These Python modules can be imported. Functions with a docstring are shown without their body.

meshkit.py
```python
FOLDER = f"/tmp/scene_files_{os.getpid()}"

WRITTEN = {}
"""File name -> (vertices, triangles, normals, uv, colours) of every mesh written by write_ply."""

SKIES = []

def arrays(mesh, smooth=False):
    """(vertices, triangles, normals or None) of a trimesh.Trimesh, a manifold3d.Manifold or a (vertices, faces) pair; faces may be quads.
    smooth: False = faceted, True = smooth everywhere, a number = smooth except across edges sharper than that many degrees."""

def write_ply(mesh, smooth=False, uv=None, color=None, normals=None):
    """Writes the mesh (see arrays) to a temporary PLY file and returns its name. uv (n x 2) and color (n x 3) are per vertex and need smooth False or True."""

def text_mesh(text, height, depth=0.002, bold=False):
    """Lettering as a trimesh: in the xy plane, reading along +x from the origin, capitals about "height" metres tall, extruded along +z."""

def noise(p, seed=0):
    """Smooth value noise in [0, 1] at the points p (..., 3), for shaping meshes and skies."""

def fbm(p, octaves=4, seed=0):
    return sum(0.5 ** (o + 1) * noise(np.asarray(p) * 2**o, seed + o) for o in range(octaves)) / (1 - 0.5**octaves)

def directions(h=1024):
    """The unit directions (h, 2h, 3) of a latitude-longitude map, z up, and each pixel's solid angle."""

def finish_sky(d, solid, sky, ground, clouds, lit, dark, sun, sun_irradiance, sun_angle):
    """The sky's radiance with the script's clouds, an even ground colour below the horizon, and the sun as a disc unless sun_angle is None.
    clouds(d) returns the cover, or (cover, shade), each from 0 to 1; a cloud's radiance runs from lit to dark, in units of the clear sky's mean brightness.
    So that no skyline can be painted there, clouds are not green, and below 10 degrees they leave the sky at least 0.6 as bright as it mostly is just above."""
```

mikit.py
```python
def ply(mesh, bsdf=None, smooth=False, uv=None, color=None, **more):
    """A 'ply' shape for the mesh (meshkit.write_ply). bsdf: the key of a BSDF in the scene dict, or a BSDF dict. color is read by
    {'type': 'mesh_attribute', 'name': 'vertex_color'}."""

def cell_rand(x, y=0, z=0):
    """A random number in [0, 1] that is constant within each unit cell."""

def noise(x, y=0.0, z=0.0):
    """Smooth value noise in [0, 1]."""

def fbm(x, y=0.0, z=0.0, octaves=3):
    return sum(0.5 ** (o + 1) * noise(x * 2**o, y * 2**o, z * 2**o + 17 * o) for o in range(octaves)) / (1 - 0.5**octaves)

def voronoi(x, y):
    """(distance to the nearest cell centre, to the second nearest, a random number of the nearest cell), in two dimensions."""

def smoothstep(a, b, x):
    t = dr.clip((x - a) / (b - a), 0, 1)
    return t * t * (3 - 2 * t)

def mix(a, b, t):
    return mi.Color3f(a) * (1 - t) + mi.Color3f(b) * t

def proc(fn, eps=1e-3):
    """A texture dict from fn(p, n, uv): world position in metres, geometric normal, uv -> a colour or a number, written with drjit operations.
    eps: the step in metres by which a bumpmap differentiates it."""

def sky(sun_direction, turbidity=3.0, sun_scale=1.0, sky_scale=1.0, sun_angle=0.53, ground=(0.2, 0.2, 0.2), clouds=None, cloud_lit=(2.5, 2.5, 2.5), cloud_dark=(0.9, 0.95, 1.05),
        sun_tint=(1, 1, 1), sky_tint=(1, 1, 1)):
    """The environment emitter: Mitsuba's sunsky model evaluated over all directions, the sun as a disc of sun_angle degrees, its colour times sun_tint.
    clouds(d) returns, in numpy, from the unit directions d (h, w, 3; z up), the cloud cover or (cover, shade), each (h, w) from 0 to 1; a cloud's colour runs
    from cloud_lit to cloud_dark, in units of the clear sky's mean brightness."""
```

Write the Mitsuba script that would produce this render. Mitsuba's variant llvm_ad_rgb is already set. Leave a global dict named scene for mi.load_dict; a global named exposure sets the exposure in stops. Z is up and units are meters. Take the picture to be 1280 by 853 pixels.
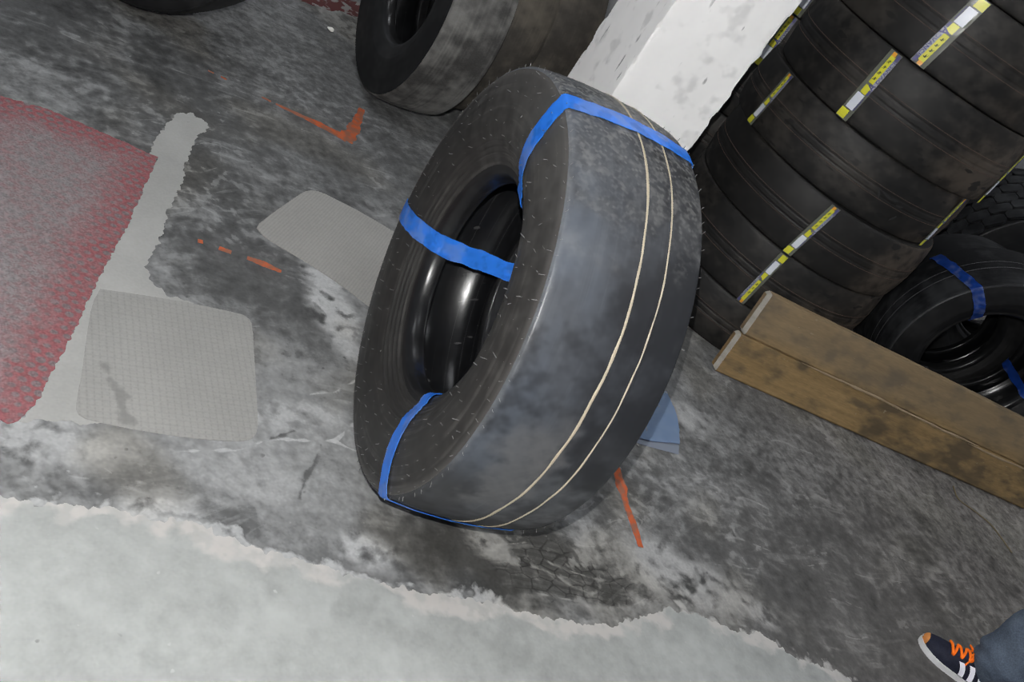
import math, random
import numpy as np
import trimesh, manifold3d, shapely
from shapely.geometry import Polygon, LineString
from shapely import affinity
import mitsuba as mi, drjit as dr
import mikit, meshkit
from mikit import noise, fbm, voronoi, cell_rand, smoothstep, mix, ply
T = mi.ScalarTransform4f
random.seed(7); RNG = np.random.default_rng(7)
scene, labels = {}, {}
TONE = 0.62                                             # one reflectance scale for the hall's dull surfaces
def proc(fn): return mikit.proc(lambda p, n, uv: mi.Color3f(fn(p, n, uv)) * TONE)

# ---------------------------------------------------------------- camera, light, exposure
exposure = 1.08
EYE = np.array([0.0, 0.0, 1.5])
FWD = np.array([0.0, 0.85163, -0.52414])
DOWN = np.array([0.58923, -0.42348, -0.68809])          # the camera was held rolled to one side
scene['camera'] = {'type': 'perspective', 'fov': 56.364, 'fov_axis': 'x', 'near_clip': 0.02, 'far_clip': 60.0,
                   'to_world': T().look_at(origin=EYE.tolist(), target=(EYE + FWD).tolist(), up=(-DOWN).tolist())}
# the flash on top of the camera, and the hall's even daylight
scene['camera_flash'] = {'type': 'point', 'position': (EYE - 0.10 * DOWN - 0.02 * FWD).tolist(), 'intensity': {'type': 'rgb', 'value': [9.0, 8.9, 8.7]}}
scene['daylight'] = {'type': 'constant', 'radiance': {'type': 'rgb', 'value': [0.10, 0.107, 0.118]}}

# ---------------------------------------------------------------- helpers
def add(key, mesh, bsdf, smooth=False, to_world=None, label=None, cat=None, group=None, kind=None, uv=None):
    d = mesh if isinstance(mesh, dict) else ply(mesh, bsdf, smooth, uv=uv)
    d = dict(d)
    if to_world is not None: d['to_world'] = to_world
    k, i = key, 0
    while k in scene:
        i += 1; k = f'{key}_{i:03d}'
    scene[k] = d
    tag(k, label, cat, group, kind)
    return k
USED = set()
def thing(name, label, cat, group=None, kind=None):
    k, i = name, 0
    while k in USED:
        i += 1; k = f'{name}_{i:03d}'
    USED.add(k); tag(k, label, cat, group, kind)
    return k
def tag(k, label=None, cat=None, group=None, kind=None):
    e = {a: b for a, b in (('label', label), ('category', cat), ('group', group), ('kind', kind)) if b}
    if e: labels[k] = e
def bsdf(name, color, rough=0.6, spec=0.5, **more):
    c = color if isinstance(color, dict) else {'type': 'rgb', 'value': list(color)}
    scene[name] = {'type': 'twosided', 'b': {'type': 'principled', 'base_color': c, 'roughness': rough, 'specular': spec * .7, **more}}
    return name
def cat_(ms): return trimesh.util.concatenate(ms)
def extrude(poly, h):
    ps = [g for g in getattr(poly, 'geoms', [poly]) if g.area > 1e-8]
    return cat_([trimesh.creation.extrude_polygon(g, h, engine='earcut') for g in ps])
def move(m, v):
    m = m.copy(); m.apply_translation(v); return m
def chaikin(p, n=2):
    p = np.asarray(p, float)
    for _ in range(n):
        q = np.empty((2 * len(p), 2)); q[0], q[-1] = p[0], p[-1]
        q[1:-1:2], q[2::2] = .75 * p[:-1] + .25 * p[1:], .25 * p[:-1] + .75 * p[1:]
        p = q
    return p
def resample(p, step, closed=False):
    p = np.asarray(p, float)
    if closed: p = np.vstack([p, p[:1]])
    s = np.r_[0, np.cumsum(np.linalg.norm(np.diff(p, axis=0), axis=1))]
    n = max(2, int(s[-1] / step) + 1); t = np.linspace(0, s[-1], n)
    return np.stack([np.interp(t, s, p[:, k]) for k in range(p.shape[1])], 1)
def ragged(pts, amp, step=0.008, seed=1, freq=40):
    """A closed outline with the worn, uneven edge of paint or cement."""
    q = resample(pts, step, True)[:-1]
    t = np.roll(q, -1, 0) - np.roll(q, 1, 0); t /= np.linalg.norm(t, axis=1, keepdims=True)
    d = meshkit.fbm(np.c_[q * freq, np.zeros(len(q))], 3, seed) - .5
    return Polygon(q + np.c_[-t[:, 1], t[:, 0]] * (2 * amp * d)[:, None]).buffer(0)
def revolve(profile, n, a0=-math.pi / 2, scale_u=.4):
    """Turns (x, r) about the x axis. Angle 0 looks along -y, +90 degrees is up."""
    p = np.asarray(profile, float); th = a0 + np.linspace(0, 2 * np.pi, n + 1)
    c, s = np.cos(th)[:, None], np.sin(th)[:, None]
    v = np.stack([np.broadcast_to(p[:, 0], (n + 1, len(p))), -c * p[:, 1], s * p[:, 1]], -1).reshape(-1, 3)
    arc = np.r_[0, np.cumsum(np.linalg.norm(np.diff(p, axis=0), axis=1))]
    uv = np.stack([np.broadcast_to((th * scale_u)[:, None], (n + 1, len(p))), np.broadcast_to(arc, (n + 1, len(p)))], -1).reshape(-1, 2)
    i, j = np.meshgrid(np.arange(n), np.arange(len(p) - 1), indexing='ij'); m = len(p)
    q = np.stack([i * m + j, i * m + j + 1, (i + 1) * m + j + 1, (i + 1) * m + j], -1).reshape(-1, 4)
    f = np.vstack([q[:, [0, 1, 2]], q[:, [0, 2, 3]]])
    return trimesh.Trimesh(v, f, process=False), uv
def rev_ply(profile, n, mat, scale_u=.4):
    m, uv = revolve(profile, n, scale_u=scale_u)
    return ply(m, mat, True, uv=uv)
def tube(path, r, sides=6):
    import numpy as _n
    p = _n.asarray(path, float); t = _n.gradient(p, axis=0); t /= _n.linalg.norm(t, axis=1, keepdims=True)
    a = _n.cross(t, [0.13, .21, .97]); a /= _n.linalg.norm(a, axis=1, keepdims=True); b = _n.cross(t, a)
    ang = _n.arange(sides) * 2 * _n.pi / sides
    v = p[:, None] + r * (_n.cos(ang)[None, :, None] * a[:, None] + _n.sin(ang)[None, :, None] * b[:, None])
    n = len(p); i, j = _n.meshgrid(_n.arange(n - 1), _n.arange(sides), indexing='ij')
    q = _n.stack([i * sides + j, i * sides + (j + 1) % sides, (i + 1) * sides + (j + 1) % sides, (i + 1) * sides + j], -1).reshape(-1, 4)
    f = [_n.vstack([q[:, [0, 1, 2]], q[:, [0, 2, 3]]])]
    for e in (0, n - 1):
        k = _n.arange(1, sides - 1); f.append(_n.stack([k * 0 + e * sides, e * sides + k, e * sides + k + 1], 1))
    return trimesh.Trimesh(v.reshape(-1, 3), _n.vstack(f), process=False)

# ---------------------------------------------------------------- floor
def lerp(a, b, t): return a + (b - a) * t
def blob(x, y, w, cx, cy, rx, ry, ang, soft=.35):
    c, s = math.cos(ang), math.sin(ang); dx, dy = x - cx, y - cy
    d = dr.sqrt(dr.square((dx * c + dy * s) / rx) + dr.square((dy * c - dx * s) / ry))
    return 1 - smoothstep(1 - soft, 1 + soft, d + w)
def seg(x, y, a, b):
    ex, ey = b[0] - a[0], b[1] - a[1]; l2 = ex * ex + ey * ey
    t = dr.clip(((x - a[0]) * ex + (y - a[1]) * ey) / l2, 0, 1)
    return dr.sqrt(dr.square(x - a[0] - t * ex) + dr.square(y - a[1] - t * ey))
STAINS = [  # cx, cy, rx, ry, angle, tone, strength, softness   (oil, rubber and damp in the concrete)
    (-1.15, 2.35, .45, .22, 2.2, .085, .75, .6), (-.80, 2.75, .45, .30, .3, .13, .6, .7), (-.62, 2.00, .24, .17, .6, .105, .75, .6),
    (-1.75, 2.35, .35, .25, .4, .08, .8, .6), (-.45, 1.90, .16, .10, .5, .12, .6, .6), (.36, 1.72, .30, .12, .54, .060, .95, .35),
    (.10, 1.52, .12, .08, .5, .10, .7, .5), (-.41, 1.23, .12, .05, .6, .13, .8, .6), (-.24, 1.27, .09, .03, .4, .13, .8, .5), (.0, 1.37, .09, .03, .5, .16, .6, .6),
    (1.35, 2.40, .75, .45, .4, .105, .75, .7), (.25, 2.35, .30, .35, .5, .11, .6, .6), (-1.0, 3.5, .6, .35, .3, .17, .5, .7),
    (.80, 3.05, .35, .15, .4, .15, .5, .8), (.85, 2.25, .25, .12, .9, .10, .5, .7), (-.25, 1.80, .10, .08, .4, .17, .6, .7)]
PALE = [  # cement dust, spilt mortar, worn-through spots; one lens glare spot painted beside blue sheet
    (-.43, 2.05, .15, .05, -.75, .55, .95, .5), (.64, 1.97, .09, .07, .5, .46, .85, .4), (.80, 2.02, .10, .06, .5, .44, .7, .5), (.95, 2.06, .05, .03, .2, .46, .7, .4),
    (-.66, 1.14, .14, .05, .6, .50, .8, .7), (-.33, 1.18, .06, .06, .8, .52, .9, .5), (.02, 1.42, .05, .03, .5, .55, .8, .7), (-.26, 1.42, .09, .05, .6, .42, .7, .7),
    (.611, 2.70, .05, .045, 0., .60, .6, .9), (.24, 1.66, .05, .035, .2, .36, .8, .3), (-.50, 2.62, .12, .06, .3, .30, .6, .7), (-.29, 1.63, .09, .03, .9, .50, .8, .6), (-1.37, 3.72, .35, .06, 2.6, .40, .5, .7), (-.40, 1.75, .10, .06, .4, .34, .7, .7), (-.60, 1.15, .10, .03, .5, .44, .7, .7)]
CRACKS = [((-.20, 1.626), (-.290, 1.53)), ((-.290, 1.53), (-.340, 1.43)), ((-.340, 1.43), (-.43, 1.327)), ((-.20, 1.626), (-.189, 1.707)), ((-.20, 1.626), (-.14, 1.65)),
          ((-.304, 1.711), (-.266, 1.766)), ((-.266, 1.766), (-.256, 1.85))]
APRON = [(-.62, .98), (-.56, 1.024), (-.504, 1.055), (-.412, 1.135), (-.345, 1.165), (-.325, 1.195), (-.275, 1.217), (-.165, 1.255), (-.036, 1.317), (.018, 1.343), (.138, 1.405), (.258, 1.485),
         (.365, 1.54), (.532, 1.637), (.585, 1.693), (.665, 1.795), (.701, 1.853), (.802, 1.907), (.899, 1.931), (.968, 1.991), (1.076, 1.992), (1.21, 2.05), (1.289, 2.057), (1.489, 2.08)]
def speckle(x, y, k, lo): return smoothstep(lo, lo + .08, noise(x * k, y * k, 3.3))
def floor_color(p, n, uv):
    x, y = p.x, p.y
    wx, wy = fbm(x * 3, y * 3, 2.5, 3) - .5, fbm(x * 3 + 9, y * 3, 6.5, 3) - .5
    qx, qy = x + .10 * wx, y + .10 * wy
    big, med = fbm(qx * 1.9, qy * 1.9, 0.5, 4), fbm(qx * 9, qy * 9, 4.2, 4)
    hi = fbm(qx * 38, qy * 38, 8.1, 4); grain = noise(x * 190, y * 190, 1.1)
    u, v = qx * .80 + qy * .60, qy * .80 - qx * .60
    streak = fbm(u * 6, v * 52, 7.7, 4)
    w = (med - .5) * 1.5 + (hi - .5) * .9 + (streak - .5) * .8
    h2 = fbm(x * 90, y * 90, 3.3, 2)
    a = .215 + .13 * (big - .5) + .13 * (med - .5) + .23 * (hi - .5) + .16 * (h2 - .5) + .05 * (streak - .5)
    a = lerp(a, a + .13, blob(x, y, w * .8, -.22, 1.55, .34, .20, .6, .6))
    for cx, cy, rx, ry, ang, tone, k, soft in STAINS:
        a = lerp(a, tone * (.35 + .9 * med + .45 * hi), k * blob(x, y, w, cx, cy, rx, ry, ang, soft))
    # the dark tyre print under the smooth tyre: rows of lug marks, half wiped out
    pu, pv = (x - .36) * .857 + (y - 1.72) * .515, (y - 1.72) * .857 - (x - .36) * .515
    f1, f2, _ = voronoi(pu * 24 + .3 * med, pv * 34)
    lug = smoothstep(.02, .16, f2 - f1) * (.6 + .4 * smoothstep(-.2, .5, dr.sin(pv * 330 + 3 * hi)))
    a = a * lerp(1.0, .55 + .60 * lug, blob(x, y, w * .7, .42, 1.73, .22, .09, .54, .3) * smoothstep(.36, .56, med))
    for cx, cy, rx, ry, ang, tone, k, soft in PALE:
        m = blob(x, y, w * .8, cx, cy, rx * 1.25, ry * 1.25, ang, soft)
        a = lerp(a, tone * (.8 + .4 * hi), k * dr.clip(m * smoothstep(.30, .62, hi * .6 + med * .4) * 1.5, 0, 1))
    v2 = qx * .93 - qy * .36; u2 = qx * .36 + qy * .93
    worn = dr.maximum(smoothstep(.56, .74, fbm(u * 11, v * 60, 2.2, 3)) * smoothstep(.40, .6, med), smoothstep(.58, .74, fbm(u2 * 10, v2 * 70, 9.2, 3)) * smoothstep(.42, .62, big))
    a = lerp(a, .34, .30 * worn * (.4 + 1.2 * h2))
    a = lerp(a, .40, .45 * smoothstep(.60, .74, hi) * smoothstep(.35, .6, big + .4 * (med - .5)))
    d = mi.Float(9.)
    for s0, s1 in zip(APRON[:-1], APRON[1:]): d = dr.minimum(d, seg(x, y, s0, s1))
    a = lerp(a, .54, .8 * (1 - smoothstep(.0, .022, d + (hi - .42) * .10 + (med - .40) * .10)))
    ridge = 1 - smoothstep(.0, .022, dr.abs(fbm(u * 3.2, v * 11, 4.4, 3) - .5))
    ridge2 = 1 - smoothstep(.0, .018, dr.abs(fbm(u2 * 4, v2 * 12, 14.4, 3) - .47))
    a = lerp(a, .42, .55 * dr.maximum(ridge * smoothstep(.50, .62, med), ridge2 * smoothstep(.52, .66, big)) * smoothstep(.38, .58, hi))
    ridge3 = 1 - smoothstep(.0, .02, dr.abs(fbm(x * 3, y * 7, 24.4, 3) - .52))
    a = lerp(a, .09, .18 * ridge3 * smoothstep(.5, .62, fbm(x * 5, y * 5, 31., 2)))
    a = lerp(a, .50, .55 * speckle(x, y, 75, .88) * smoothstep(.35, .6, med))
    a = lerp(a, .07, .5 * speckle(x + 4, y, 60, .88))
    for q, (s0, s1) in enumerate(CRACKS):
        a = lerp(a, .56, .85 * (1 - smoothstep(.0, .0065, seg(x + .05 * (med - .5) + .02 * (hi - .5), y + .02 * (hi - .5), s0, s1) + (hi - .42) * .022)))
    a = lerp(a, .055, .7 * (1 - smoothstep(.0, .009, seg(x, y, (-.30, 1.515), (-.275, 1.58)) + (hi - .4) * .02)))
    a = lerp(a, .08, .7 * (1 - smoothstep(.0, .008, seg(x + .03 * (med - .5), y, (-.165, 1.43), (-.215, 1.60)) + (hi - .4) * .02)))
    a = a * (.90 + .20 * grain)
    warm = smoothstep(.2, 1.9, x + .25 * (big - .5)) * .7
    tint = mix([.985, 1.0, 1.0], [1.07, .98, .90], warm)
    tint = mix(tint, [1.04, 1.0, .90], .6 * smoothstep(.5, .7, fbm(x * 4 + 3, y * 4, 5.5, 2)))
    return mi.Color3f(dr.clip(a, .03, .8)) * tint
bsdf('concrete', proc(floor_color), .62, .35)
def apron_color(p, n, uv):
    x, y = p.x, p.y
    med, fine = fbm(x * 7, y * 7, 1.2, 4), noise(x * 200, y * 200, 1.1)
    d = mi.Float(9.)
    for s0, s1 in zip(APRON[:-1], APRON[1:]): d = dr.minimum(d, seg(x, y, s0, s1))
    rag = fbm(x * 20, y * 20, 5.1, 4); wide = fbm(x * 4.5, y * 4.5, 3.1, 3)
    joint = (1 - smoothstep(.004, .030, d + (rag - .5) * .12 - .035 * smoothstep(.42, .70, wide))) * (.55 + .45 * smoothstep(.3, .6, fbm(x * 45, y * 45, 3., 3)))
    a = .415 + .14 * (med - .5) + .03 * (fine - .5) + .12 * (fbm(x * 34, y * 34, 4., 4) - .5) + .10 * (fbm(x * 2.5, y * 2.5, 9., 3) - .5)
    far = smoothstep(.75, 1.25, x)
    a = lerp(a, a * .62, far * smoothstep(.3, .7, fbm(x * 6, y * 6, 8, 2)))
    a = lerp(a, .58, .85 * joint)
    a = lerp(a, .60, .45 * smoothstep(.58, .75, fbm(x * 13, y * 13, 9.4, 3)) * (1 - smoothstep(.10, .30, d)))
    a = lerp(a, .56, .5 * smoothstep(.55, .70, fbm(x * 9, y * 9, 7.4, 4)) * (.3 + fbm(x * 50, y * 50, 2., 3)))
    a = lerp(a, .64, .6 * speckle(x, y, 60, .88)); a = lerp(a, .16, .6 * speckle(x + 7, y + 3, 55, .91))
    return mi.Color3f(a) * mix([.965, 1.0, .97], [1.04, 1.0, .955], joint)
bsdf('new_concrete', proc(apron_color), .6, .35)
def cement_grid(p, n, uv):
    x, y = p.x, p.y; c, s = .745, .667
    u, v = (x + .8) * c + (y - 1.58) * s, (y - 1.58) * c - (x + .8) * s
    line = dr.maximum(smoothstep(.45, .95, dr.cos(u * 2 * math.pi / .0145)) * (.6 + .4 * dr.sin(v * 2 * math.pi / .011)), .5 * smoothstep(.6, 1., dr.cos(v * 2 * math.pi / .0155)))
    a = .39 + .07 * (fbm(x * 6, y * 6, 2., 3) - .5) + .03 * (noise(x * 230, y * 230, 1.) - .5) - .045 * line
    a = lerp(a, .20, .55 * (1 - smoothstep(.0, .018, seg(x, y, (-.655, 1.41), (-.53, 1.325)) + (fbm(x * 45, y * 45, 3., 3) - .42) * .045)))
    return mi.Color3f(a) * mi.Color3f(1.01, 1., .955)
bsdf('gridded_cement', proc(cement_grid), .7, .3)
def cement_rib(p, n, uv):
    x, y = p.x, p.y; u = (x + .75) * .99 + (y - 2.1) * .12
    a = .40 + .06 * (fbm(x * 5, y * 5, 6., 3) - .5) + .03 * (noise(x * 200, y * 200, 1.) - .5) - .03 * smoothstep(-.3, .8, dr.cos(u * 2 * math.pi / .0085))
    return mi.Color3f(a) * mi.Color3f(1.02, 1., .95)
bsdf('ribbed_cement', proc(cement_rib), .7, .3)
def cement_plain(p, n, uv):
    a = .46 + .12 * (fbm(p.x * 8, p.y * 8, 3., 4) - .5) + .03 * (noise(p.x * 210, p.y * 210, 2.) - .5)
    a = lerp(a, .2, .4 * speckle(p.x, p.y, 70, .9))
    return mi.Color3f(a) * mi.Color3f(1., 1., .96)
bsdf('smeared_cement', proc(cement_plain), .7, .3)
def red_color(p, n, uv):
    x, y = p.x, p.y; c, s = .42, -.905
    u, v = x * .907 + y * .42, y * .907 - x * .42
    row = dr.floor(v / .022); wob = fbm(x * 30, y * 30, 2., 2)
    du = u / .026 + .5 * row; dots = dr.square(du - dr.floor(du) - .5) + dr.square(v / .022 - row - .5)
    dent = 1 - smoothstep(.02, .17, dots + (wob - .5) * .22)
    edge = dr.minimum(dr.minimum(seg(x, y, (-1.071, 2.124), (-.653, 1.171)), seg(x, y, (-1.071, 2.124), (-1.421, 1.934))) , seg(x, y, (-.653, 1.165), (-.9, 1.05)))
    m2 = fbm(x * 5, y * 5, 7., 3); h2 = fbm(x * 70, y * 70, 3., 3)
    worn = smoothstep(.0, .14, edge + (wob - .5) * .06) * (.52 + .55 * m2) + .8 * (h2 - .5)
    col = mix([.33, .115, .125], [.295, .262, .265], dr.clip(worn, 0, 1))
    col = mix(col, [.21, .215, .22], .45 * dent + .30 * dent * (1 - smoothstep(.0, .10, edge)))
    k = noise(x * 260, y * 260, 2.)
    return mix(col * (.80 + .40 * k), [.6, .58, .52], .7 * speckle(x, y, 90, .94))
bsdf('red_paint', proc(red_color), .6, .35)
bsdf('old_red_paint', proc(lambda p, n, uv: mix([.13, .045, .045], [.30, .28, .27], smoothstep(.52, .66, fbm(p.x * 40, p.y * 40, 2., 3)))), .7, .3)
bsdf('orange_paint', proc(lambda p, n, uv: mix([.62, .14, .055], [.40, .16, .10], smoothstep(.40, .62, fbm(p.x * 60, p.y * 60, 2., 3)))), .6, .3)

v = np.array([[-5, -.5, 0], [5, -.5, 0], [5, 6.5, 0], [-5, 6.5, 0], [-5, -.5, -.12], [5, -.5, -.12], [5, 6.5, -.12], [-5, 6.5, -.12]], float)
q = np.array([[0, 1, 2, 3], [7, 6, 5, 4], [0, 4, 5, 1], [1, 5, 6, 2], [2, 6, 7, 3], [3, 7, 4, 0]])
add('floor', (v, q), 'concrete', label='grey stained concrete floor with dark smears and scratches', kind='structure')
def flat(key, poly, z, mat, label):
    return add(key, move(extrude(poly, z + .001), [0, 0, -.001]), mat, label=label)
ap = APRON + [(2.6, 2.1), (2.6, -.4), (-2.5, -.4), (-2.0, .2), (-1.0, .78)]
flat('floor__pale_slab', ragged(ap, .014, .004, 3, 75), .0022, 'new_concrete', 'pale smooth concrete slab in the foreground with a rough whitish joint')
SMEAR = [(-1.071, 2.124), (-1.095, 2.113), (-1.119, 2.16), (-1.159, 2.266), (-1.185, 2.36), (-1.165, 2.41), (-1.11, 2.415), (-1.088, 2.375), (-1.084, 2.318), (-1.057, 2.261), (-1.017, 2.178),
         (-.965, 2.093), (-.938, 2.036), (-.913, 1.968), (-.863, 1.88), (-.835, 1.812), (-.808, 1.747), (-.771, 1.703), (-.71, 1.70), (-.66, 1.73), (-.65, 1.69), (-.60, 1.45), (-.56, 1.27), (-.60, 1.235), (-.653, 1.171), (-.74, 1.30), (-.86, 1.575), (-.95, 1.823)]
flat('floor__cement_smear', ragged(SMEAR, .012, .005, 5, 60), .0006, 'smeared_cement', 'pale smear of smooth cement along the edge of the red painted area')
P1 = [(-.811, 1.581), (-.743, 1.649), (-.662, 1.724), (-.572, 1.797), (-.55, 1.803), (-.53, 1.79), (-.46, 1.694), (-.356, 1.552), (-.33, 1.51), (-.326, 1.485), (-.34, 1.458), (-.401, 1.397), (-.489, 1.327), (-.577, 1.267), (-.604, 1.264), (-.625, 1.29), (-.663, 1.349), (-.732, 1.445), (-.79, 1.53)]
flat('floor__gridded_patch', Polygon(chaikin(P1 + P1[:1], 1)).buffer(0), .0016, 'gridded_cement', 'grey square floor patch with rounded corners and a fine dotted grid')
P2 = [(-.742, 2.128), (-.752, 2.16), (-.764, 2.40), (-.762, 2.445), (-.74, 2.478), (-.687, 2.498), (-.597, 2.527), (-.44, 2.555), (-.405, 2.53), (-.34, 2.18), (-.36, 2.14), (-.42, 2.144), (-.489, 2.145), (-.59, 2.135), (-.70, 2.113)]
flat('floor__ribbed_patch', Polygon(chaikin(P2 + P2[:1], 1)).buffer(0), .0020, 'ribbed_cement', 'grey finely ribbed floor patch with rounded corners, partly behind the taped tyre')
RED = [(-1.071, 2.124), (-1.205, 2.068), (-1.336, 2.007), (-1.421, 1.934), (-1.75, 1.72), (-1.5, 1.1), (-1.0, .95), (-.70, 1.135), (-.678, 1.15), (-.661, 1.152), (-.653, 1.171), (-.675, 1.247), (-.728, 1.373), (-.821, 1.575), (-.928, 1.823)]
flat('floor__red_painted_area', ragged(RED, .006, .004, 9, 90), .0012, 'red_paint', 'worn red painted area of floor with small grey dents')
flat('floor__old_red_stripe', ragged([(-1.62, 3.66), (-1.50, 3.86), (-1.30, 4.05), (-1.1, 4.3), (-1.0, 4.25), (-1.22, 3.95), (-1.36, 3.78), (-1.50, 3.60)], .03, .01, 2, 20), .0006, 'old_red_paint', 'faded dark red painted stripe far back beside the upright tyres')
def paint_line(pts, w, seed, breaks=.0):
    q = resample(pts, .006); t = np.gradient(q, axis=0); t /= np.linalg.norm(t, axis=1, keepdims=True)
    nrm = np.c_[-t[:, 1], t[:, 0]]; wob = meshkit.fbm(np.c_[q * 38, np.full(len(q), seed)], 3, seed)
    wd = np.broadcast_to(np.interp(np.linspace(0, 1, len(q)), np.linspace(0, 1, len(w)), w), len(q)) * (.55 + .9 * wob)
    polys, run = [], []
    for i in range(len(q) + 1):
        if i < len(q) and wob[i] > breaks: run.append(i); continue
        if len(run) > 2:
            r = np.array(run); polys.append(Polygon(np.vstack([q[r] + nrm[r] * wd[r, None] / 2, (q[r] - nrm[r] * wd[r, None] / 2)[::-1]])).buffer(.0008))
        run = []
    return shapely.union_all(polys)
flat('floor__orange_corner_mark', shapely.union_all([paint_line([(-1.087, 2.767), (-.946, 2.831), (-.854, 2.862)], [.010, .03, .04], 3), paint_line([(-.854, 2.85), (-.866, 2.927), (-.898, 3.027), (-.93, 3.12)], [.055, .045, .03, .02], 4), paint_line([(-1.30, 2.68), (-1.087, 2.767)], [.006, .008], 8, .52)]), .0005, 'orange_paint', 'orange spray painted corner mark in front of the upright tyres')
flat('floor__orange_dash', shapely.union_all([paint_line([(-.684, 1.997), (-.643, 2.018), (-.600, 2.035)], [.016, .022, .012], 5), paint_line([(-.83, 1.905), (-.774, 1.950), (-.744, 1.962), (-.684, 1.997)], [.012, .014, .012], 6, .46)]), .0005, 'orange_paint', 'short broken orange paint dash between the two grey patches')
flat('floor__orange_line', paint_line([(.440, 2.225), (.475, 2.165), (.51, 2.101), (.543, 2.056), (.585, 1.988)], [.030, .032, .02, .02, .016], 7), .0005, 'orange_paint', 'straight orange paint line to the right of the taped tyre')

# ---------------------------------------------------------------- walls and pillar
bsdf('wall_paint', proc(lambda p, n, uv: mi.Color3f(.42 + .12 * (fbm(p.x * 2 + p.y, p.z * 2, 1., 3) - .5))), .8, .2)
LAMP = [13.0, 13.4, 14.0]                                  # unseen strip lamps, added to light the hall from above
def box(x0, x1, y0, y1, z0, z1): return move(trimesh.creation.box([x1 - x0, y1 - y0, z1 - z0]), [(x0 + x1) / 2, (y0 + y1) / 2, (z0 + z1) / 2])
add('wall_back', box(-5, 5, 6.3, 6.5, 0, 5.2), 'wall_paint', label='plain grey wall behind the tyre stacks', kind='structure')
add('ceiling', box(-5, 5, -.5, 6.5, 5.2, 5.35), 'wall_paint', label='grey ceiling of the hall', kind='structure')
bsdf('lamp_housing', (.6, .6, .6), .5, .4)
def lamp(x, y):
    k = thing('added_ceiling_lamp', 'long white strip lamp added under the ceiling, out of view, for overhead light', 'lamp', 'added strip lamps under the ceiling')
    add(k + '__housing', trimesh.util.concatenate([box(x - .8, x + .8, y - .11, y + .11, 5.12, 5.20), box(x - .8, x + .8, y - .12, y - .11, 5.07, 5.2), box(x - .8, x + .8, y + .11, y + .12, 5.07, 5.2)]), 'lamp_housing')
    add(k + '__diffuser', dict(ply(box(x - .75, x + .75, y - .09, y + .09, 5.09, 5.12), 'lamp_housing'), emitter={'type': 'area', 'radiance': {'type': 'rgb', 'value': LAMP}}), None)
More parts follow.
